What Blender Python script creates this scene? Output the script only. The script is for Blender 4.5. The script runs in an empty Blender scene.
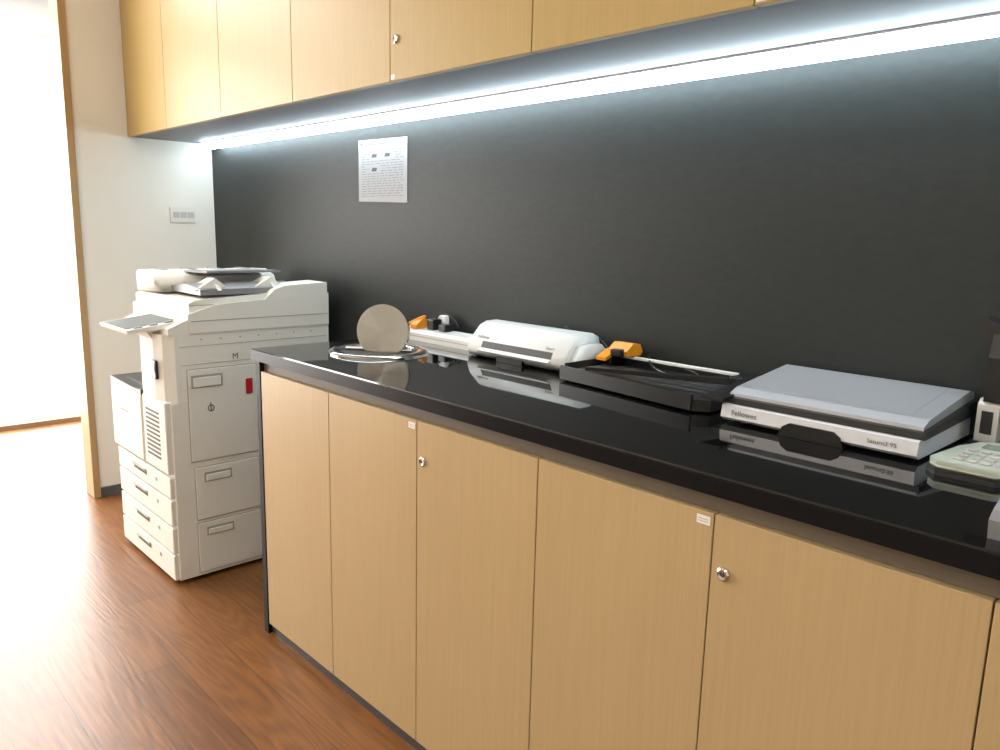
import bpy, bmesh, math
from mathutils import Vector, Matrix
sc=bpy.context.scene
sc.view_settings.view_transform='Standard'
sc.view_settings.look='None'
COL=bpy.context.collection

# ------------------------------------------------------------ materials
def new_mat(name):
    m=bpy.data.materials.new(name); m.use_nodes=True
    nt=m.node_tree; b=nt.nodes["Principled BSDF"]
    return m,nt,b
def N(nt,t,**k):
    n=nt.nodes.new(t)
    for a,v in k.items(): setattr(n,a,v)
    return n
def mat(name,col,rough=.5,metal=0,spec=.5,noise=0,nscale=40,bump=0,coat=0):
    m,nt,b=new_mat(name)
    b.inputs["Roughness"].default_value=rough; b.inputs["Metallic"].default_value=metal
    b.inputs["Specular IOR Level"].default_value=spec; b.inputs["Coat Weight"].default_value=coat
    c=(*col,1); b.inputs["Base Color"].default_value=c
    tc=N(nt,"ShaderNodeTexCoord"); nz=N(nt,"ShaderNodeTexNoise")
    nz.inputs["Scale"].default_value=nscale; nz.inputs["Detail"].default_value=4
    nt.links.new(tc.outputs["Object"],nz.inputs["Vector"])
    mx=N(nt,"ShaderNodeMixRGB"); k=noise if noise else .03
    mx.inputs[1].default_value=tuple(x*(1-k) for x in col)+(1,)
    mx.inputs[2].default_value=tuple(min(1,x*(1+k)) for x in col)+(1,)
    nt.links.new(nz.outputs["Fac"],mx.inputs[0]); nt.links.new(mx.outputs[0],b.inputs["Base Color"])
    if bump:
        bp=N(nt,"ShaderNodeBump"); bp.inputs["Strength"].default_value=bump; bp.inputs["Distance"].default_value=.002
        nt.links.new(nz.outputs["Fac"],bp.inputs["Height"]); nt.links.new(bp.outputs[0],b.inputs["Normal"])
    return m
def emis(name,col,s):
    m,nt,b=new_mat(name); b.inputs["Base Color"].default_value=(*col,1)
    b.inputs["Emission Color"].default_value=(*col,1); b.inputs["Emission Strength"].default_value=s
    return m
def wood(name,c1,c2,rough=.38):
    m,nt,b=new_mat(name)
    tc=N(nt,"ShaderNodeTexCoord"); mp=N(nt,"ShaderNodeMapping"); mp.inputs["Scale"].default_value=(130,130,2.5)
    nz=N(nt,"ShaderNodeTexNoise"); nz.inputs["Scale"].default_value=1.6; nz.inputs["Detail"].default_value=6; nz.inputs["Roughness"].default_value=.65
    mp2=N(nt,"ShaderNodeMapping"); mp2.inputs["Scale"].default_value=(3,3,.6)
    nz2=N(nt,"ShaderNodeTexNoise"); nz2.inputs["Scale"].default_value=1; nz2.inputs["Detail"].default_value=2
    for a,c in ((mp,nz),(mp2,nz2)):
        nt.links.new(tc.outputs["Object"],a.inputs["Vector"]); nt.links.new(a.outputs[0],c.inputs["Vector"])
    ad=N(nt,"ShaderNodeMath",operation='MULTIPLY_ADD'); ad.inputs[1].default_value=.7
    ml=N(nt,"ShaderNodeMath",operation='MULTIPLY'); ml.inputs[1].default_value=.3
    nt.links.new(nz2.outputs["Fac"],ml.inputs[0]); nt.links.new(nz.outputs["Fac"],ad.inputs[0]); nt.links.new(ml.outputs[0],ad.inputs[2])
    cr=N(nt,"ShaderNodeValToRGB"); cr.color_ramp.elements[0].position=.3; cr.color_ramp.elements[1].position=.7
    cr.color_ramp.elements[0].color=(*c1,1); cr.color_ramp.elements[1].color=(*c2,1)
    nt.links.new(ad.outputs[0],cr.inputs[0]); nt.links.new(cr.outputs[0],b.inputs["Base Color"])
    b.inputs["Roughness"].default_value=rough; b.inputs["Specular IOR Level"].default_value=.35
    return m
M_door=wood("maple_laminate",(.430,.305,.152),(.485,.352,.184))
M_udoor=wood("maple_laminate_upper",(.405,.282,.095),(.465,.328,.122))
M_jamb=wood("oak_trim",(.36,.23,.10),(.46,.31,.15))
M_white=mat("white_paint",(.80,.775,.70),.7,noise=.02,nscale=6)
M_ceil=mat("ceiling_paint",(.8,.78,.74),.8)
M_slate=mat("end_panel_dark",(.010,.010,.011),.45,spec=.2)
M_toe=mat("toe_kick_grey",(.07,.065,.065),.4,metal=.3)
M_rail=mat("rail_brown",(.13,.10,.07),.5)
M_base=mat("baseboard_grey",(.08,.08,.085),.5)
M_thr=mat("threshold_brown",(.16,.10,.05),.5)
M_cop=mat("copier_cream",(.76,.745,.68),.6,noise=.02,spec=.3)
M_cop2=mat("copier_grey",(.50,.49,.46),.55,spec=.3)
M_dark=mat("dark_plastic",(.03,.03,.032),.4)
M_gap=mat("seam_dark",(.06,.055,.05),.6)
M_seam=mat("seam_grey",(.36,.34,.30),.6)
M_blk=mat("black_plastic",(.010,.010,.011),.3)
M_wpl=mat("white_plastic",(.74,.745,.72),.32)
M_sil=mat("silver_lid",(.40,.40,.42),.34,metal=.25)
M_lam=mat("laminator_white",(.66,.67,.70),.35)
def steelmat():
    m,nt,b=new_mat("brushed_steel")
    tc=N(nt,"ShaderNodeTexCoord"); nz=N(nt,"ShaderNodeTexNoise"); nz.inputs["Scale"].default_value=90; nz.inputs["Detail"].default_value=3
    nt.links.new(tc.outputs["Object"],nz.inputs["Vector"])
    cr=N(nt,"ShaderNodeValToRGB"); cr.color_ramp.elements[0].color=(.36,.35,.33,1); cr.color_ramp.elements[1].color=(.42,.41,.385,1)
    nt.links.new(nz.outputs["Fac"],cr.inputs[0]); nt.links.new(cr.outputs[0],b.inputs["Base Color"])
    b.inputs["Metallic"].default_value=1; b.inputs["Roughness"].default_value=.22
    b.inputs["Anisotropic"].default_value=.95
    t=N(nt,"ShaderNodeTangent"); t.direction_type='RADIAL'; t.axis='Z'
    nt.links.new(t.outputs[0],b.inputs["Tangent"])
    return m
M_steel=steelmat()
M_chrome=mat("polished_steel",(.62,.61,.59),.14,metal=1)
M_org=mat("orange_plastic",(.80,.30,.012),.35)
M_red=mat("red_plastic",(.45,.02,.02),.4)
M_grn=mat("pale_green_plastic",(.48,.51,.42),.4)
M_lcd=mat("lcd_grey",(.25,.29,.24),.2)
M_scr=mat("touch_screen",(.13,.15,.15),.5,spec=.25)
M_gry=mat("grey_plastic",(.22,.22,.23),.4)
M_label=mat("label_white",(.80,.79,.76),.6)
M_paper=mat("paper_white",(.44,.44,.45),.8,spec=.1)
M_led=emis("led_tube",(.74,.90,1.0),20)
M_glow=emis("glow_sheet_white",(1.0,.99,.98),7.5)
M_lamp=emis("ceiling_lamp",(1.0,.945,.86),12.2)

def wallmat():
    m,nt,b=new_mat("charcoal_laminate")
    tc=N(nt,"ShaderNodeTexCoord"); mp=N(nt,"ShaderNodeMapping"); mp.inputs["Scale"].default_value=(1,1,2.4)
    nz=N(nt,"ShaderNodeTexNoise"); nz.inputs["Scale"].default_value=26; nz.inputs["Detail"].default_value=8; nz.inputs["Roughness"].default_value=.6
    nt.links.new(tc.outputs["Object"],mp.inputs[0]); nt.links.new(mp.outputs[0],nz.inputs["Vector"])
    cr=N(nt,"ShaderNodeValToRGB"); cr.color_ramp.elements[0].position=.3; cr.color_ramp.elements[1].position=.75
    cr.color_ramp.elements[0].color=(.0165,.0205,.0200,1); cr.color_ramp.elements[1].color=(.0245,.0290,.0280,1)
    nt.links.new(nz.outputs["Fac"],cr.inputs[0]); nt.links.new(cr.outputs[0],b.inputs["Base Color"])
    bp=N(nt,"ShaderNodeBump"); bp.inputs["Strength"].default_value=.22; bp.inputs["Distance"].default_value=.002
    nt.links.new(nz.outputs["Fac"],bp.inputs["Height"]); nt.links.new(bp.outputs[0],b.inputs["Normal"])
    b.inputs["Roughness"].default_value=.5; b.inputs["Specular IOR Level"].default_value=.30
    return m
M_wall=wallmat()
def granite():
    m,nt,b=new_mat("black_granite")
    tc=N(nt,"ShaderNodeTexCoord"); v=N(nt,"ShaderNodeTexNoise"); v.inputs["Scale"].default_value=420; v.inputs["Detail"].default_value=2
    nt.links.new(tc.outputs["Object"],v.inputs["Vector"])
    cr=N(nt,"ShaderNodeValToRGB"); cr.color_ramp.elements[0].position=.60; cr.color_ramp.elements[1].position=.75
    cr.color_ramp.elements[0].color=(.003,.003,.0035,1); cr.color_ramp.elements[1].color=(.020,.020,.020,1)
    nt.links.new(v.outputs["Fac"],cr.inputs[0]); nt.links.new(cr.outputs[0],b.inputs["Base Color"])
    b.inputs["Roughness"].default_value=.035; b.inputs["IOR"].default_value=1.6
    return m
M_gran=granite()
M_granedge=mat("granite_front_edge",(.008,.008,.009),.3,spec=.12)
def floormat():
    m,nt,b=new_mat("oak_plank_floor")
    tc=N(nt,"ShaderNodeTexCoord")
    br=N(nt,"ShaderNodeTexBrick"); br.inputs["Scale"].default_value=1
    br.inputs["Brick Width"].default_value=1.2; br.inputs["Row Height"].default_value=.145
    br.inputs["Mortar Size"].default_value=.0010; br.inputs["Mortar Smooth"].default_value=.3; br.offset=.37
    br.inputs["Color1"].default_value=(.160,.060,.015,1); br.inputs["Color2"].default_value=(.215,.085,.022,1); br.inputs["Mortar"].default_value=(.07,.028,.010,1)
    nt.links.new(tc.outputs["Object"],br.inputs["Vector"])
    mp=N(nt,"ShaderNodeMapping"); mp.inputs["Scale"].default_value=(1.2,9,1)
    nz=N(nt,"ShaderNodeTexNoise"); nz.inputs["Scale"].default_value=1.0; nz.inputs["Detail"].default_value=1.5; nz.inputs["Distortion"].default_value=.4
    nt.links.new(tc.outputs["Object"],mp.inputs[0]); nt.links.new(mp.outputs[0],nz.inputs["Vector"])
    ml=N(nt,"ShaderNodeMath",operation='MULTIPLY'); ml.inputs[1].default_value=80
    sn=N(nt,"ShaderNodeMath",operation='SINE')
    nt.links.new(nz.outputs["Fac"],ml.inputs[0]); nt.links.new(ml.outputs[0],sn.inputs[0])
    mp2=N(nt,"ShaderNodeMapping"); mp2.inputs["Scale"].default_value=(5,90,1)
    nz2=N(nt,"ShaderNodeTexNoise"); nz2.inputs["Scale"].default_value=1; nz2.inputs["Detail"].default_value=5
    nt.links.new(tc.outputs["Object"],mp2.inputs[0]); nt.links.new(mp2.outputs[0],nz2.inputs["Vector"])
    a=N(nt,"ShaderNodeMath",operation='MULTIPLY_ADD'); a.inputs[1].default_value=.13
    nt.links.new(sn.outputs[0],a.inputs[0]); nt.links.new(nz2.outputs["Fac"],a.inputs[2])
    mr=N(nt,"ShaderNodeMapRange"); mr.inputs[1].default_value=.15; mr.inputs[2].default_value=.85; mr.inputs[3].default_value=.62; mr.inputs[4].default_value=1.24
    nt.links.new(a.outputs[0],mr.inputs[0])
    hs=N(nt,"ShaderNodeHueSaturation"); nt.links.new(mr.outputs[0],hs.inputs["Value"]); nt.links.new(br.outputs["Color"],hs.inputs["Color"])
    nt.links.new(hs.outputs[0],b.inputs["Base Color"])
    bp=N(nt,"ShaderNodeBump"); bp.inputs["Strength"].default_value=.3; bp.inputs["Distance"].default_value=.0015
    nt.links.new(a.outputs[0],bp.inputs["Height"]); nt.links.new(bp.outputs[0],b.inputs["Normal"])
    b.inputs["Roughness"].default_value=.34; b.inputs["IOR"].default_value=1.5
    return m
M_floor=floormat()

# ------------------------------------------------------------ geometry helpers
def link(o,parent=None):
    COL.objects.link(o)
    if parent is not None: o.parent=parent
    return o
def empty(name,loc=(0,0,0)):
    e=bpy.data.objects.new(name,None); e.location=loc; e.empty_display_size=.05
    COL.objects.link(e); bpy.context.view_layer.update(); return e
def finish(name,bm,m,parent,bev=0,seg=3,smooth=False):
    if bev:
        bmesh.ops.bevel(bm,geom=[e for e in bm.edges if e.calc_face_angle(0)>.35],offset=bev,segments=seg,profile=.5,affect='EDGES',clamp_overlap=True)
    bmesh.ops.recalc_face_normals(bm,faces=bm.faces)
    if parent is not None:
        bmesh.ops.translate(bm,verts=bm.verts,vec=-Vector(parent["org"]))
    me=bpy.data.meshes.new(name); bm.to_mesh(me); bm.free()
    sm=smooth or bev>=.0079
    if sm:
        for p in me.polygons: p.use_smooth=True
    me.materials.append(m)
    o=bpy.data.objects.new(name,me)
    link(o,parent)
    if sm:
        if not smooth: o.modifiers.new("wn",'WEIGHTED_NORMAL')
        try: me.set_sharp_from_angle(angle=math.radians(40))
        except Exception: pass
    return o
def group(name,org):
    e=empty(name,org); e["org"]=list(org); return e
def box(name,x0,x1,y0,y1,z0,z1,m,parent=None,bev=0,seg=3):
    bm=bmesh.new(); bmesh.ops.create_cube(bm,size=1)
    for v in bm.verts:
        v.co=Vector(((x0+x1)/2+v.co.x*(x1-x0),(y0+y1)/2+v.co.y*(y1-y0),(z0+z1)/2+v.co.z*(z1-z0)))
    return finish(name,bm,m,parent,bev,seg)
def prism(name,axis,pts,a0,a1,m,parent=None,bev=0,seg=3):
    bm=bmesh.new()
    def P(p,a):
        return {'x':(a,p[0],p[1]),'y':(p[0],a,p[1]),'z':(p[0],p[1],a)}[axis]
    A=[bm.verts.new(P(p,a0)) for p in pts]; B=[bm.verts.new(P(p,a1)) for p in pts]
    bm.faces.new(A); bm.faces.new(B[::-1])
    n=len(pts)
    for i in range(n): bm.faces.new((A[i],B[i],B[(i+1)%n],A[(i+1)%n]))
    return finish(name,bm,m,parent,bev,seg)
def hexa(name,b4,t4,m,parent=None,bev=0,seg=3):
    bm=bmesh.new(); A=[bm.verts.new(p) for p in b4]; B=[bm.verts.new(p) for p in t4]
    bm.faces.new(A[::-1]); bm.faces.new(B)
    for i in range(4): bm.faces.new((A[i],A[(i+1)%4],B[(i+1)%4],B[i]))
    return finish(name,bm,m,parent,bev,seg)
def cyl(name,c,r,h,axis,m,parent=None,r2=None,seg=48,bev=0):
    bm=bmesh.new(); bmesh.ops.create_cone(bm,cap_ends=True,segments=seg,radius1=r,radius2=r if r2 is None else r2,depth=h)
    q=Vector((0,0,1)).rotation_difference(Vector(axis).normalized()).to_matrix().to_4x4()
    if bev: bmesh.ops.bevel(bm,geom=[e for e in bm.edges if e.calc_face_angle(0)>.8],offset=bev,segments=2,affect='EDGES')
    bmesh.ops.transform(bm,matrix=Matrix.Translation(c)@q,verts=bm.verts)
    return finish(name,bm,m,parent,0,smooth=True)
def lathe(name,c,prof,m,parent=None,axis=(0,0,1),seg=64):
    bm=bmesh.new(); rings=[]
    for i in range(seg):
        t=2*math.pi*i/seg
        rings.append([bm.verts.new((r*math.cos(t),r*math.sin(t),z)) for r,z in prof])
    n=len(prof)
    for i in range(seg):
        a=rings[i]; b=rings[(i+1)%seg]
        for j in range(n): bm.faces.new((a[j],b[j],b[(j+1)%n],a[(j+1)%n]))
    q=Vector((0,0,1)).rotation_difference(Vector(axis).normalized()).to_matrix().to_4x4()
    bmesh.ops.transform(bm,matrix=Matrix.Translation(c)@q,verts=bm.verts)
    return finish(name,bm,m,parent,0,smooth=True)
def disc(name,c,r,h,axis,m,parent,bev=.002):
    """flat bevelled disc built in its own frame (so radial brushing follows its centre)"""
    bm=bmesh.new(); bmesh.ops.create_cone(bm,cap_ends=True,segments=96,radius1=r,radius2=r,depth=h)
    bmesh.ops.bevel(bm,geom=[e for e in bm.edges if e.calc_face_angle(0)>.8],offset=bev,segments=2,affect='EDGES')
    me=bpy.data.meshes.new(name); bm.to_mesh(me); bm.free(); me.materials.append(m)
    o=link(bpy.data.objects.new(name,me),parent)
    M=Vector((0,0,1)).rotation_difference(Vector(axis).normalized()).to_matrix().to_4x4()
    M.translation=Vector(c)-Vector(parent["org"]); o.matrix_local=M
    return o
def cable(name,pts,r,m,parent):
    cu=bpy.data.curves.new(name,'CURVE'); cu.dimensions='3D'; cu.bevel_depth=r; cu.bevel_resolution=3
    s=cu.splines.new('NURBS'); s.points.add(len(pts)-1); o0=Vector(parent["org"])
    for i,p in enumerate(pts): s.points[i].co=(*(Vector(p)-o0),1)
    s.use_endpoint_u=True; s.order_u=4; cu.materials.append(m)
    return link(bpy.data.objects.new(name,cu),parent)
def text(name,body,size,loc,xdir,ydir,m,parent,ext=.0003):
    cu=bpy.data.curves.new(name,'FONT'); cu.body=body; cu.size=size; cu.extrude=ext; cu.materials.append(m)
    o=link(bpy.data.objects.new(name,cu),parent)
    x=Vector(xdir).normalized(); z=x.cross(Vector(ydir)).normalized(); y=z.cross(x)
    M=Matrix((x,y,z)).transposed().to_4x4(); M.translation=Vector(loc)-Vector(parent["org"])
    o.matrix_local=M
    return o

# ------------------------------------------------------------ room
XL=-1.62; CZ=2.62
box("floor",-3.3,3.6,-4.0,1.0,-.05,0,M_floor)
box("ceiling",-3.3,3.6,-4.0,1.0,CZ,CZ+.05,M_ceil)
box("wall_back",XL-.1,3.6,0,.1,0,CZ,M_wall)
box("wall_left",XL-.1,XL,-.60,0,0,CZ,M_white)
box("wall_left_near",XL-.1,XL,-4.0,-2.3,0,CZ,M_white)
box("wall_right",3.5,3.6,-4.0,0,0,CZ,M_white)
box("wall_front",-3.3,3.5,-4.1,-4.0,0,CZ,M_white)
box("wall_corridor_back",-3.3,XL-.1,.9,1.0,0,CZ,M_white)
box("wall_corridor_end",-3.4,-3.3,-4.0,1.0,0,CZ,M_white)
box("trim_1",XL-.11,XL+.012,-.63,-.60,0,CZ,M_jamb,bev=.003)
box("baseboard_left",XL,XL+.012,-.598,0,0,.045,M_base)
w=group("glow_backdrop_1",(-3.28,-1.4,1.2))
M_frame=mat("frame_grey",(.16,.16,.16),.5)
M_trans=mat("transom_grey",(.24,.24,.24),.6)
box("glow_sheet",-3.29,-3.27,-3.3,.7,.05,2.31,M_glow,w)  # emissive sheet added for the overexposed far side and the floor glare
box("frame_top",-3.3,-3.25,-3.3,.7,2.31,2.335,M_frame,w)
box("transom",-3.29,-3.27,-3.3,.7,2.335,CZ,M_trans,w)
box("trim_2",-3.3,-3.20,-3.9,.9,0,.03,M_thr)

# ------------------------------------------------------------ base cabinet + counter
D=.592; W=.3778; XE=2.68
cab=group("base_cabinet",(1.3,-.3,.4))
box("carcass",.03,XE,-D+.025,-.002,.03,.866,M_rail,cab)
box("toe_kick",.03,XE,-D+.01,-D+.03,0.0,.032,M_toe,cab)
box("end_panel",.004,.028,-D-.002,-.002,0,.866,M_slate,cab)
box("top_rail",.03,XE,-D+.012,-D+.024,.836,.866,M_rail,cab)
for i in range(7):
    x0=.03+W*i+.0012; x1=.03+W*(i+1)-.0012
    box("door_%d"%(i+1),x0,x1,-D,-D+.022,.035,.835,M_door,cab,bev=.001,seg=1)
def lock(x,y,z,par,s=1):
    lathe("lock_ring",(x,y,z),[(.004*s,0),(.011*s,0),(.011*s,.004),(.008*s,.006),(.004*s,.005)],M_chrome,par,axis=(0,-1,0),seg=32)
    cyl("lock_barrel",(x,y-.002,z),.006*s,.005,(0,-1,0),M_dark,par,seg=24)
    box("lock_key_slot",x-.001,x+.001,y-.0055,y-.004,z-.004,z+.004,M_chrome,par)
for sx in (.030+2*W,.030+4*W):
    lock(sx+.024,-D,.835-.090,cab)
    box("door_sticker",sx-.030,sx-.006,-D-.0008,-D,.814,.828,M_label,cab)
    for k in range(2): box("sticker_line",sx-.028,sx-.009,-D-.0011,-D-.0008,.818+.004*k,.819+.004*k,M_seam,cab)
top=group("countertop",(1.3,-.3,.88))
prism("granite_slab",'x',[(-.603,.868),(-.603,.897),(-.600,.90),(-.001,.90),(-.001,.868)],-.003,XE,M_gran,top)
box("edge_strip",-.0045,XE,-.6045,-.603,.868,.896,M_granedge,top)
box("edge_strip_end",-.0045,-.003,-.603,-.002,.868,.896,M_granedge,top)

# ------------------------------------------------------------ upper cabinets
Yu=.3815; Zu=1.632; WU=.515
up=group("upper_cabinet",(.8,-.2,2.0))
box("carcass",XL+.001,3.1,-Yu+.02,-.002,Zu+.004,CZ-.002,M_cop2,up)
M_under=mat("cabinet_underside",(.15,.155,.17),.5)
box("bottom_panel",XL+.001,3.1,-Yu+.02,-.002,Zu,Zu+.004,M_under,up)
xs=[XL+.002]+[-.641+WU*k for k in range(-1,8)]
for i in range(len(xs)-1):
    box("door_%d"%(i+1),xs[i]+.0012,xs[i+1]-.0012,-Yu,-Yu+.02,Zu,CZ-.003,M_udoor,up,bev=.001,seg=1)
lock(.389+.028,-Yu,Zu+.10,up)
for sx in (.389,1.419):
    box("door_sticker",sx+.004,sx+.022,-Yu-.0008,-Yu,Zu+.004,Zu+.016,M_label,up)
box("door_sticker",-.641+.004,-.641+.016,-Yu-.0008,-Yu,Zu+.006,Zu+.014,M_label,up)
led=group("led_strip_light",(.8,-.05,1.62))
box("tube",XL+.06,3.05,-.080,-.026,Zu-.028,Zu-.005,M_led,led,bev=.006)
box("housing",XL+.05,3.06,-.084,-.022,Zu-.005,Zu-.0005,M_wpl,led)

# ------------------------------------------------------------ wall notice + outlet
nt_=group("wall_notice",(-.2,0,1.46))
hexa("sheet",[(-.345,-.001,1.352),(-.05,-.001,1.345),(-.05,-.0025,1.345),(-.345,-.0025,1.352)],
     [(-.345,-.001,1.567),(-.05,-.001,1.562),(-.05,-.0025,1.562),(-.345,-.0025,1.567)],M_paper,nt_)
M_g=mat("print_grey",(.22,.22,.225),.8,spec=.1); M_g2=mat("print_dark",(.14,.14,.14),.8,spec=.1)
import random; random.seed(4)
pics=((-.265,-.225,1.500,1.520),(-.185,-.145,1.500,1.520),(-.265,-.225,1.455,1.470))
for r in range(20):
    z=1.532-r*.0086
    x=-.325
    while x<-.085:
        l=random.uniform(.010,.034)
        skip=any(c-.004<z<d+.004 and x+l>a-.006 and x<b+.006 for a,b,c,d in pics)
        if not skip: box("print_line",x,min(x+l,-.07),-.0029,-.0025,z,z+.0020,M_g,nt_)
        x+=l+.008
box("print_title",-.31,-.12,-.0029,-.0025,1.546,1.551,M_g,nt_)
for (a,b,c,d) in pics:
    m_=(a+b)/2; n_=(c+d)/2
    hexa("print_device",[(m_-.018,-.0025,n_-.007),(m_+.012,-.0025,n_-.007),(m_+.012,-.003,n_-.007),(m_-.018,-.003,n_-.007)],
         [(m_-.010,-.0025,n_+.006),(m_+.018,-.0025,n_+.004),(m_+.018,-.003,n_+.004),(m_-.010,-.003,n_+.006)],M_g2,nt_)
box("print_stamp",-.332,-.322,-.003,-.0025,1.548,1.556,M_red,nt_)
ou=group("wall_outlet",(XL,-.155,1.295))
box("plate",XL,XL+.008,-.215,-.095,1.262,1.332,M_cop,ou,bev=.002)
for k in range(3): box("socket_module",XL+.008,XL+.010,-.20+k*.034,-.172+k*.034,1.284,1.311,M_cop2,ou)

# ------------------------------------------------------------ copier
X0=-1.012; X1=-.479; YF=-.683; YB=-.06
cp=group("office_copier",(-.77,-.36,0))
for x in (X0+.07,X1-.07):
    for y in (YF+.09,YB-.09):
        cyl("castor",(x,y,.013),.013,.03,(1,0,0),M_dark,cp,seg=24)
box("base_skirt",X0+.018,X1-.018,YF+.02,YB,.008,.04,M_dark,cp)
box("lower_body",X0,X1,YF+.012,YB,.014,.655,M_cop,cp,bev=.004)
zz=[.014,.113,.215,.315,.397]
for i in range(4):
    box("drawer_%d"%(i+1),X0-.004,X1-.004,YF-.004,YF+.02,zz[i]+.004,zz[i+1]-.003,M_cop,cp,bev=.004)
    zc=zz[i+1]-.030
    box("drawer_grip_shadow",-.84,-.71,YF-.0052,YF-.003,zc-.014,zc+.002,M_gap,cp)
    prism("drawer_grip",'x',[(YF-.0045,zc-.006),(YF-.0045,zc+.006),(YF-.012,zc+.008),(YF-.010,zc+.0)],-.84,-.71,M_cop2,cp)
    box("paper_mark",-.62,-.605,YF-.0050,YF-.003,zc-.012,zc+.0,M_gry,cp)
box("front_cover",X0-.02,-.705,YF-.012,YF+.02,.407,.652,M_cop,cp,bev=.006)
box("front_cover_logo",-.93,-.84,YF-.0130,YF-.0115,.56,.568,M_seam,cp)
box("front_column_cover",-.698,X1-.004,YF-.008,YF+.02,.407,.66,M_cop,cp,bev=.005)
for k in range(11):
    box("vent_slot",-.665,-.54,YF-.0095,YF-.007,.450+k*.016,.457+k*.016,M_gap,cp)
prism("output_tray",'y',[(X0-.02,.652),(-.70,.652),(-.70,.672),(-.78,.668),(X0-.02,.675)],YF-.01,-.2,M_dark,cp)
prism("output_tray_floor",'y',[(X0,.668),(-.71,.662),(-.71,.69),(-.80,.678),(X0,.674)],YF+.03,-.21,M_dark,cp)
prism("right_column",'z',[(-.70,YF-.002),(-.56,YF-.008),(-.505,YF+.004),(X1,YF+.035),(X1,YB),(-.70,YB)],.655,.89,M_cop,cp,bev=.003)
box("rear_body",X0,-.70,-.20,YB,.655,.89,M_cop,cp,bev=.004)
box("card_reader",-.570,-.530,YF-.014,YF-.004,.735,.80,M_dark,cp,bev=.003)
box("card_reader_label",-.563,-.537,YF-.0155,YF-.0135,.76,.785,M_gry,cp)
SF=-.60
prism("scanner_bed",'x',[(SF,.905),(SF+.01,.890),(YB,.890),(YB,1.01),(-.50,.985),(SF,.955)],X0,X1+.004,M_cop,cp,bev=.004)
box("scanner_seam",X0+.01,X1+.0050,SF+.01,YB-.004,.930,.933,M_seam,cp)
prism("front_ledge",'x',[(YF+.015,.888),(YF+.015,.910),(SF+.03,.950),(SF+.03,.888)],-.90,X1+.001,M_cop,cp,bev=.004)
prism("scanner_side_hump",'x',[(-.33,.985),(-.28,1.030),(-.24,1.042),(YB-.005,1.050),(YB-.005,.97),(-.33,.97)],-.62,X1+.003,M_cop,cp,bev=.006)
prism("feeder_platen_cover",'x',[(SF+.01,.955),(SF+.01,.990),(SF+.03,1.000),(-.10,1.025),(-.10,.99)],X0+.01,X1-.012,M_cop,cp,bev=.006)
box("platen_gap",X0+.012,X1-.011,SF+.012,-.34,.982,.985,M_seam,cp)
prism("feeder_mechanism",'y',[(X0+.005,1.0),(X0+.0,1.065),(X0+.02,1.080),(X0+.15,1.084),(X0+.22,1.062),(X0+.25,1.01)],SF+.02,-.12,M_cop,cp,bev=.008)
for k in range(4): box("feeder_rib",X0+.04,X0+.14,SF+.06+k*.11,SF+.09+k*.11,1.0805,1.0855,M_gry,cp)
prism("feeder_tray",'y',[(X0+.18,1.015),(X1-.03,1.015),(X1-.03,1.035),(X1-.16,1.048),(X0+.20,1.028)],SF+.06,-.16,M_gry,cp,bev=.004)
hexa("feeder_upper_tray",[(X0+.12,-.46,1.076),(X1-.16,-.46,1.082),(X1-.16,-.17,1.082),(X0+.12,-.17,1.076)],
     [(X0+.12,-.46,1.082),(X1-.16,-.46,1.090),(X1-.16,-.17,1.090),(X0+.12,-.17,1.082)],M_gry,cp,bev=.002)
for y0 in (-.48,-.27):
    prism("paper_guide",'y',[(-.72,1.020),(-.50,1.030),(-.52,1.045),(-.58,1.072),(-.61,1.065),(-.72,1.035)],y0,y0+.014,M_cop,cp)
    prism("paper_guide_side",'x',[(y0-.07,1.028),(y0+.005,1.072),(y0+.065,1.028)],-.55,-.535,M_cop,cp)
# control panel
px0,px1=-.80,-.52
PY0,PY1=-.785,-.60
ZA,ZB=.908,.932
hexa("control_panel",[(px0,PY0+.005,ZA-.012),(px1,PY0+.005,ZA-.012),(px1,PY1,ZB-.02),(px0,PY1,ZB-.02)],
     [(px0,PY0,ZA),(px1,PY0,ZA),(px1,PY1,ZB),(px0,PY1,ZB)],M_cop,cp,bev=.004)
def zp(y): return ZA+(y-PY0)/(PY1-PY0)*(ZB-ZA)
def tilt(name,x0,x1,y0,y1,h,m):
    hexa(name,[(x0,y0,zp(y0)-.001),(x1,y0,zp(y0)-.001),(x1,y1,zp(y1)-.001),(x0,y1,zp(y1)-.001)],
         [(x0,y0,zp(y0)+h),(x1,y0,zp(y0)+h),(x1,y1,zp(y1)+h),(x0,y1,zp(y1)+h)],m,cp)
tilt("touch_screen",px0+.018,px1-.035,PY0+.010,PY1-.015,.002,M_scr)
for k in range(3): tilt("panel_key",px1-.028,px1-.010,PY0+.03+k*.05,PY0+.055+k*.05,.004,M_gry)
prism("panel_arm",'x',[(-.69,.870),(-.59,.870),(-.59,.915),(-.65,.905),(-.71,.896)],-.76,-.56,M_cop,cp,bev=.004)
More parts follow.
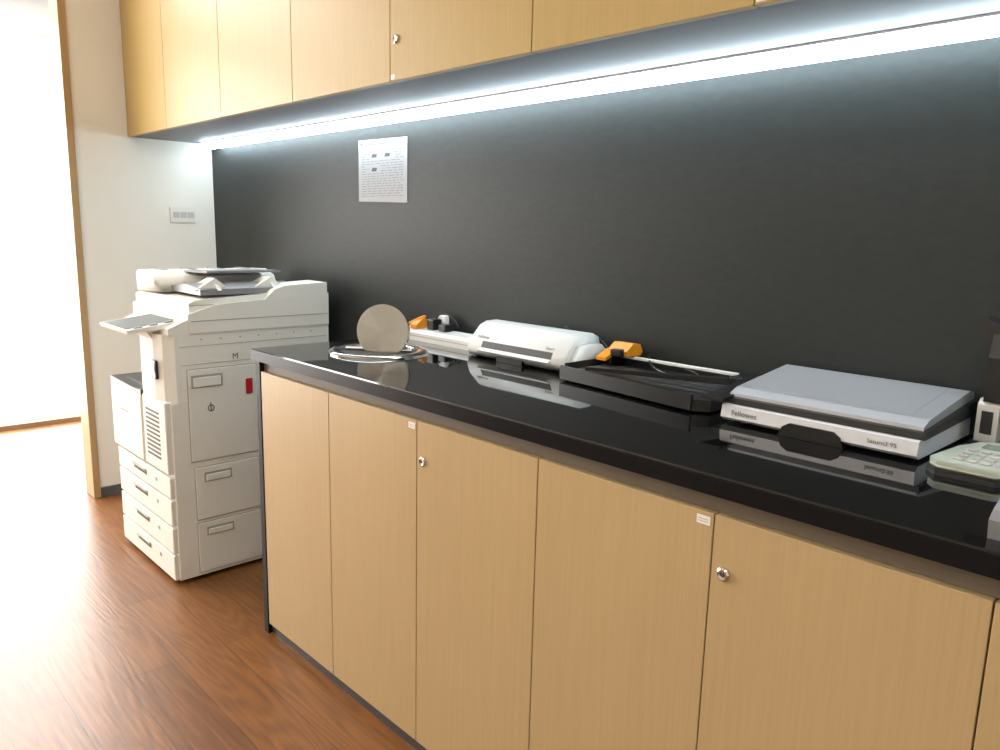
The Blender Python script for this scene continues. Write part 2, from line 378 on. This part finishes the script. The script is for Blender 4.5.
# right side panels
XS=X1
def sidepanel(n,y0,y1,z0,z1):
    box(n+"_gap",XS-.001,XS+.001,y0-.003,y1+.003,z0-.003,z1+.003,M_seam,cp)
    box(n,XS,XS+.004,y0,y1,z0,z1,M_cop,cp,bev=.002)
sidepanel("duplex_door",-.61,-.12,.440,.765)
sidepanel("tray_cover",-.60,-.12,.225,.415)
sidepanel("lower_cover",-.60,-.12,.028,.21)
def grip(n,y0,y1,z0,z1):
    box(n+"_recess",XS+.003,XS+.0048,y0,y1,z0,z1,M_seam,cp)
    box(n,XS+.004,XS+.009,y0+.006,y1-.006,z0+.004,z1-.008,M_cop,cp,bev=.002)
grip("door_grip",-.60,-.49,.700,.745)
grip("tray_grip",-.57,-.47,.360,.395)
grip("lower_grip",-.57,-.47,.160,.192)
box("red_tag",XS+.004,XS+.008,-.405,-.380,.660,.715,M_red,cp,bev=.001)
text("mark_1","M",.030,(XS+.0015,-.45,.79),(0,1,0),(0,0,1),M_gap,cp)
lathe("mark_2_ring",(XS+.0045,-.535,.625),[(.009,0),(.012,0),(.012,.0006),(.009,.0006)],M_gap,cp,axis=(1,0,0),seg=24)
box("mark_2_stroke",XS+.004,XS+.005,-.537,-.534,.612,.645,M_gap,cp)
box("upper_side_seam",XS,XS+.001,YF+.05,YB-.01,.845,.847,M_seam,cp)
box("upper_side_seam_b",XS,XS+.001,YF+.05,YB-.01,.782,.784,M_seam,cp)
for k in range(7):
    box("side_screw",XS,XS+.0015,-.56+k*.07,-.555+k*.07,.865,.870,M_seam,cp)
cable("power_cable",[(XS-.02,-.05,.70),(XS+.03,-.03,.66),(XS+.06,-.03,.40),(XS+.05,-.05,.10),(XS+.10,-.04,.01)],.005,M_blk,cp)

# ------------------------------------------------------------ waste chute
ch=group("waste_chute",(.262,-.335,.9))
lathe("ring",(.262,-.335,.9),[(.112,.0),(.145,.0),(.145,.004),(.138,.009),(.118,.009),(.112,.005)],M_chrome,ch)
cyl("chute_well",(.262,-.335,.9015),.113,.003,(0,0,1),M_dark,ch)
nx=Vector((.62,-.78,.10)).normalized()
disc("lid",(.272,-.325,.962),.078,.018,nx,M_steel,ch)
cyl("lid_pivot",(.262,-.335,.908),.006,.20,(.78,.62,0),M_chrome,ch,seg=20)

# ------------------------------------------------------------ power strip
ps=group("power_strip",(.25,-.06,.9))
prism("casing",'x',[(-.10,.9),(-.10,.925),(-.092,.934),(-.04,.940),(-.02,.936),(-.02,.9)],.045,.440,M_wpl,ps,bev=.002)
box("casing_line",.05,.437,-.1008,-.0995,.914,.916,M_seam,ps)
box("plug",.155,.19,-.075,-.04,.937,.972,M_blk,ps,bev=.004)
box("plug_b",.215,.25,-.075,-.04,.937,.960,M_blk,ps,bev=.004)
box("plug_white",.165,.21,-.040,-.022,.937,.985,M_wpl,ps,bev=.006)
prism("plug_orange",'x',[(-.095,.937),(-.095,.950),(-.06,.972),(-.05,.965),(-.05,.937)],.095,.125,M_org,ps,bev=.004)
cable("orange_cable",[(.11,-.06,.965),(.14,-.05,.985),(.08,-.08,.955),(.02,-.12,.912),(.0+.02,-.15,.906),(.06,-.13,.906)],.005,M_org,ps)
cable("black_cable",[(.17,-.05,.97),(.16,-.03,1.0),(.22,-.02,.99),(.25,-.02,.95)],.004,M_blk,ps)

# ------------------------------------------------------------ compact laminator
la=group("compact_laminator",(.64,-.1,.9))
prof=[(-.160,.906),(-.166,.925),(-.156,.950),(-.120,.988),(-.095,.998),(-.055,.999),(-.030,.988),(-.018,.955),(-.018,.906)]
prism("body",'x',prof,.465,.835,M_wpl,la,bev=.008,seg=4)
cap=[(-.145,.903),(-.150,.925),(-.115,.970),(-.060,.975),(-.03,.950),(-.03,.903)]
prism("end_cap_right",'x',cap,.828,.872,M_wpl,la,bev=.010,seg=4)
prism("end_cap_left",'x',cap,.445,.472,M_wpl,la,bev=.008,seg=4)
prism("feed_slot",'x',[(-.1645,.932),(-.157,.950),(-.153,.949),(-.158,.932)],.52,.79,M_dark,la)
prism("feed_lip",'x',[(-.178,.925),(-.164,.932),(-.160,.928),(-.174,.921)],.52,.79,M_wpl,la,bev=.001)
prism("base_notch",'x',[(-.169,.9005),(-.169,.915),(-.12,.915),(-.12,.9005)],.59,.69,M_blk,la,bev=.002)
for x in (.48,.82):
    for y in (-.14,-.04): cyl("foot",(x,y,.9035),.01,.007,(0,0,1),M_blk,la,seg=20)
text("logo","Fellowes",.014,(.49,-.1520,.957),(1,0,0),(0,.036,.038),M_gry,la)
text("model_mark","Saturn",.012,(.76,-.1535,.956),(1,0,0),(0,.036,.038),M_gry,la)
cable("power_cord",[(.70,-.02,.93),(.72,-.012,.99),(.68,-.012,1.01),(.76,-.02,.97),(.82,-.015,1.0),(.88,-.015,.94),(.885,-.03,.905)],.0035,M_blk,la)

# ------------------------------------------------------------ paper trimmer
tr=group("paper_trimmer",(1.07,-.12,.9))
prism("base_plate",'z',[(.885,-.225),(1.285,-.270),(1.315,-.25),(1.315,-.02),(.885,-.02)],.904,.928,M_blk,tr,bev=.005)
box("inlay_mat",.905,1.28,-.205,-.075,.928,.9295,M_dark,tr)
for k in range(9): box("grid_line",.915+k*.04,.916+k*.04,-.20,-.08,.9295,.9300,M_gry,tr)
for k in range(4): box("grid_line_h",.91,1.275,-.19+k*.033,-.1893+k*.033,.9295,.9300,M_gry,tr)
box("rail_block_left",.885,.925,-.085,-.02,.928,.958,M_blk,tr,bev=.006)
box("rail_block_right",1.255,1.315,-.085,-.02,.928,.952,M_blk,tr,bev=.006)
box("ruler_rail",.90,1.26,-.060,-.046,.948,.955,M_wpl,tr,bev=.002)
prism("cutter_handle",'x',[(-.085,.958),(-.088,.970),(-.062,.988),(-.033,.985),(-.022,.965),(-.03,.956)],.915,.975,M_org,tr,bev=.006)
prism("cutter_handle_tip",'x',[(-.12,.945),(-.12,.953),(-.08,.970),(-.08,.958)],.905,.935,M_org,tr,bev=.003)
box("cutter_knob",.93,.965,-.10,-.07,.955,.974,M_blk,tr,bev=.005)
prism("front_lip",'z',[(.885,-.232),(1.285,-.277),(1.285,-.268),(.885,-.223)],.906,.938,M_blk,tr,bev=.002)
prism("side_lip",'y',[(.885,.928),(.885,.942),(.893,.944),(.90,.928)],-.215,-.085,M_blk,tr)
hexa("cutter_arm",[(.95,-.215,.934),(1.30,-.170,.948),(1.30,-.152,.948),(.95,-.195,.934)],
     [(.95,-.215,.942),(1.30,-.170,.962),(1.30,-.152,.962),(.95,-.195,.942)],M_blk,tr,bev=.002)
for x in (.90,1.28):
    for y in (-.2,-.05): cyl("foot",(x,y,.902),.009,.004,(0,0,1),M_dark,tr,seg=20)
cable("loop_cord",[(1.0,-.03,.96),(1.05,-.10,.938),(1.15,-.12,.936),(1.20,-.07,.938),(1.12,-.05,.945)],.0025,M_blk,tr)

# ------------------------------------------------------------ office laminator (silver lid)
ol=group("office_laminator",(1.53,-.14,.9))
XA,XB=1.365,1.722
prism("base",'x',[(-.282,.906),(-.294,.913),(-.290,.936),(-.272,.943),(-.03,.952),(-.025,.906)],XA,XB,M_lam,ol,bev=.006,seg=4)
prism("black_band",'x',[(-.284,.939),(-.282,.950),(-.02,.972),(-.018,.945)],XA-.004,XB+.006,M_blk,ol,bev=.003)
prism("lid",'x',[(-.270,.949),(-.268,.957),(-.245,.966),(-.045,.990),(-.020,.986),(-.016,.970)],XA+.003,XB-.002,M_sil,ol,bev=.005,seg=4)
prism("lid_inset",'x',[(-.232,.9665),(-.232,.9682),(-.060,.9888),(-.060,.9868)],XA+.035,XB-.035,M_sil,ol,bev=.0006)
prism("tray_arm_left",'x',[(-.31,.944),(-.31,.950),(-.15,.966),(-.15,.958)],XA-.035,XA+.012,M_blk,ol,bev=.002)
prism("front_notch",'y',[(1.485,.9005),(1.492,.918),(1.505,.926),(1.585,.926),(1.598,.918),(1.605,.9005)],-.2965,-.26,M_blk,ol)
text("logo","Fellowes",.015,(1.387,-.2935,.919),(1,0,0),(0,.0,1),M_gry,ol)
text("model_mark","Saturn2 95",.011,(1.642,-.2935,.920),(1,0,0),(0,0,1),M_gry,ol)
for x in (XA+.03,XB-.03):
    for y in (-.25,-.05): cyl("foot",(x,y,.9035),.012,.007,(0,0,1),M_blk,ol,seg=20)

# ------------------------------------------------------------ label maker
lm=group("label_maker",(1.80,-.2,.9))
prism("body",'z',[(1.745,-.305),(1.76,-.323),(1.84,-.323),(1.86,-.303),(1.87,-.185),(1.855,-.145),(1.80,-.125),(1.772,-.145),(1.755,-.20)],.902,.923,M_grn,lm,bev=.008,seg=4)
prism("base_rim",'z',[(1.742,-.308),(1.76,-.327),(1.842,-.327),(1.863,-.303),(1.873,-.185),(1.857,-.142),(1.80,-.122),(1.769,-.142),(1.752,-.20)],.900,.907,M_dark,lm,bev=.002)
box("display",1.785,1.84,-.19,-.155,.923,.9245,M_lcd,lm)
for i in range(4):
    for j in range(4): box("key",1.775+i*.019,1.788+i*.019,-.300+j*.025,-.286+j*.025,.923,.926,M_cop2,lm,bev=.001)

# ------------------------------------------------------------ upright stapler
es=group("upright_stapler",(1.80,-.06,.9))
box("foot_plate",1.737,1.85,-.09,-.02,.9,.91,M_blk,es,bev=.004)
prism("lower_body",'x',[(-.08,.91),(-.082,.975),(-.07,.985),(-.035,.985),(-.03,.91)],1.744,1.778,M_wpl,es,bev=.004)
box("slot",1.752,1.770,-.0835,-.081,.925,.965,M_dark,es)
prism("upper_body",'x',[(-.085,.982),(-.088,1.06),(-.075,1.10),(-.045,1.105),(-.025,1.07),(-.025,.982)],1.752,1.84,M_blk,es,bev=.006)
prism("jaw",'y',[(1.728,1.10),(1.738,1.128),(1.79,1.10),(1.79,1.06),(1.752,1.06)],-.075,-.035,M_blk,es,bev=.003)

# ------------------------------------------------------------ tape dispenser
td=group("tape_dispenser",(1.96,-.5,.9))
prism("body",'x',[(-.56,.9),(-.565,.925),(-.55,.935),(-.49,.955),(-.43,.965),(-.40,.955),(-.395,.9)],1.895,1.950,M_gry,td,bev=.004)
lathe("tape_roll",(1.9225,-.45,.965),[(.018,-.012),(.034,-.012),(.034,.012),(.018,.012)],M_wpl,td,axis=(1,0,0),seg=40)

# ------------------------------------------------------------ lights
def area(name,loc,sx,sy,power,col,rot=(0,0,0)):
    l=bpy.data.lights.new(name,'AREA'); l.shape='RECTANGLE'; l.size=sx; l.size_y=sy; l.energy=power; l.color=col
    o=bpy.data.objects.new(name,l); o.location=loc; o.rotation_euler=rot; COL.objects.link(o); return o
for i,(x,y) in enumerate(((.2,-2.2),(2.2,-2.2),(.2,-3.3),(2.2,-3.3))):
    g=group("ceiling_light",(x,y,CZ-.02))
    box("frame",x-.62,x+.62,y-.17,y+.17,CZ-.03,CZ,M_wpl,g)
    box("diffuser",x-.6,x+.6,y-.15,y+.15,CZ-.034,CZ-.03,M_lamp,g)
area("corridor_fill",(-2.4,-1.0,CZ-.05),1.2,2.2,100,(1,.98,.96))  # unseen fill lamp, added to whiten the corridor and its floor
wd=bpy.data.worlds.new("world"); sc.world=wd; wd.use_nodes=True
wd.node_tree.nodes["Background"].inputs[0].default_value=(.9,.93,1,1); wd.node_tree.nodes["Background"].inputs[1].default_value=.3

# ------------------------------------------------------------ camera
yaw,pit,rol=[math.radians(t) for t in (136.5587,10.5328,1.3415)]
d=Vector((math.cos(pit)*math.cos(yaw),math.cos(pit)*math.sin(yaw),-math.sin(pit)))
r=Vector((math.sin(yaw),-math.cos(yaw),0)); u=r.cross(d)
r2=r*math.cos(rol)+u*math.sin(rol); u2=-r*math.sin(rol)+u*math.cos(rol)
cam=bpy.data.cameras.new("camera"); cam.sensor_width=36; cam.lens=772.6*36/1000; cam.clip_start=.02
co=bpy.data.objects.new("camera",cam); COL.objects.link(co)
M=Matrix((r2,u2,-d)).transposed().to_4x4(); M.translation=Vector((2.1331,-1.6148,1.2560))
co.matrix_world=M; sc.camera=co
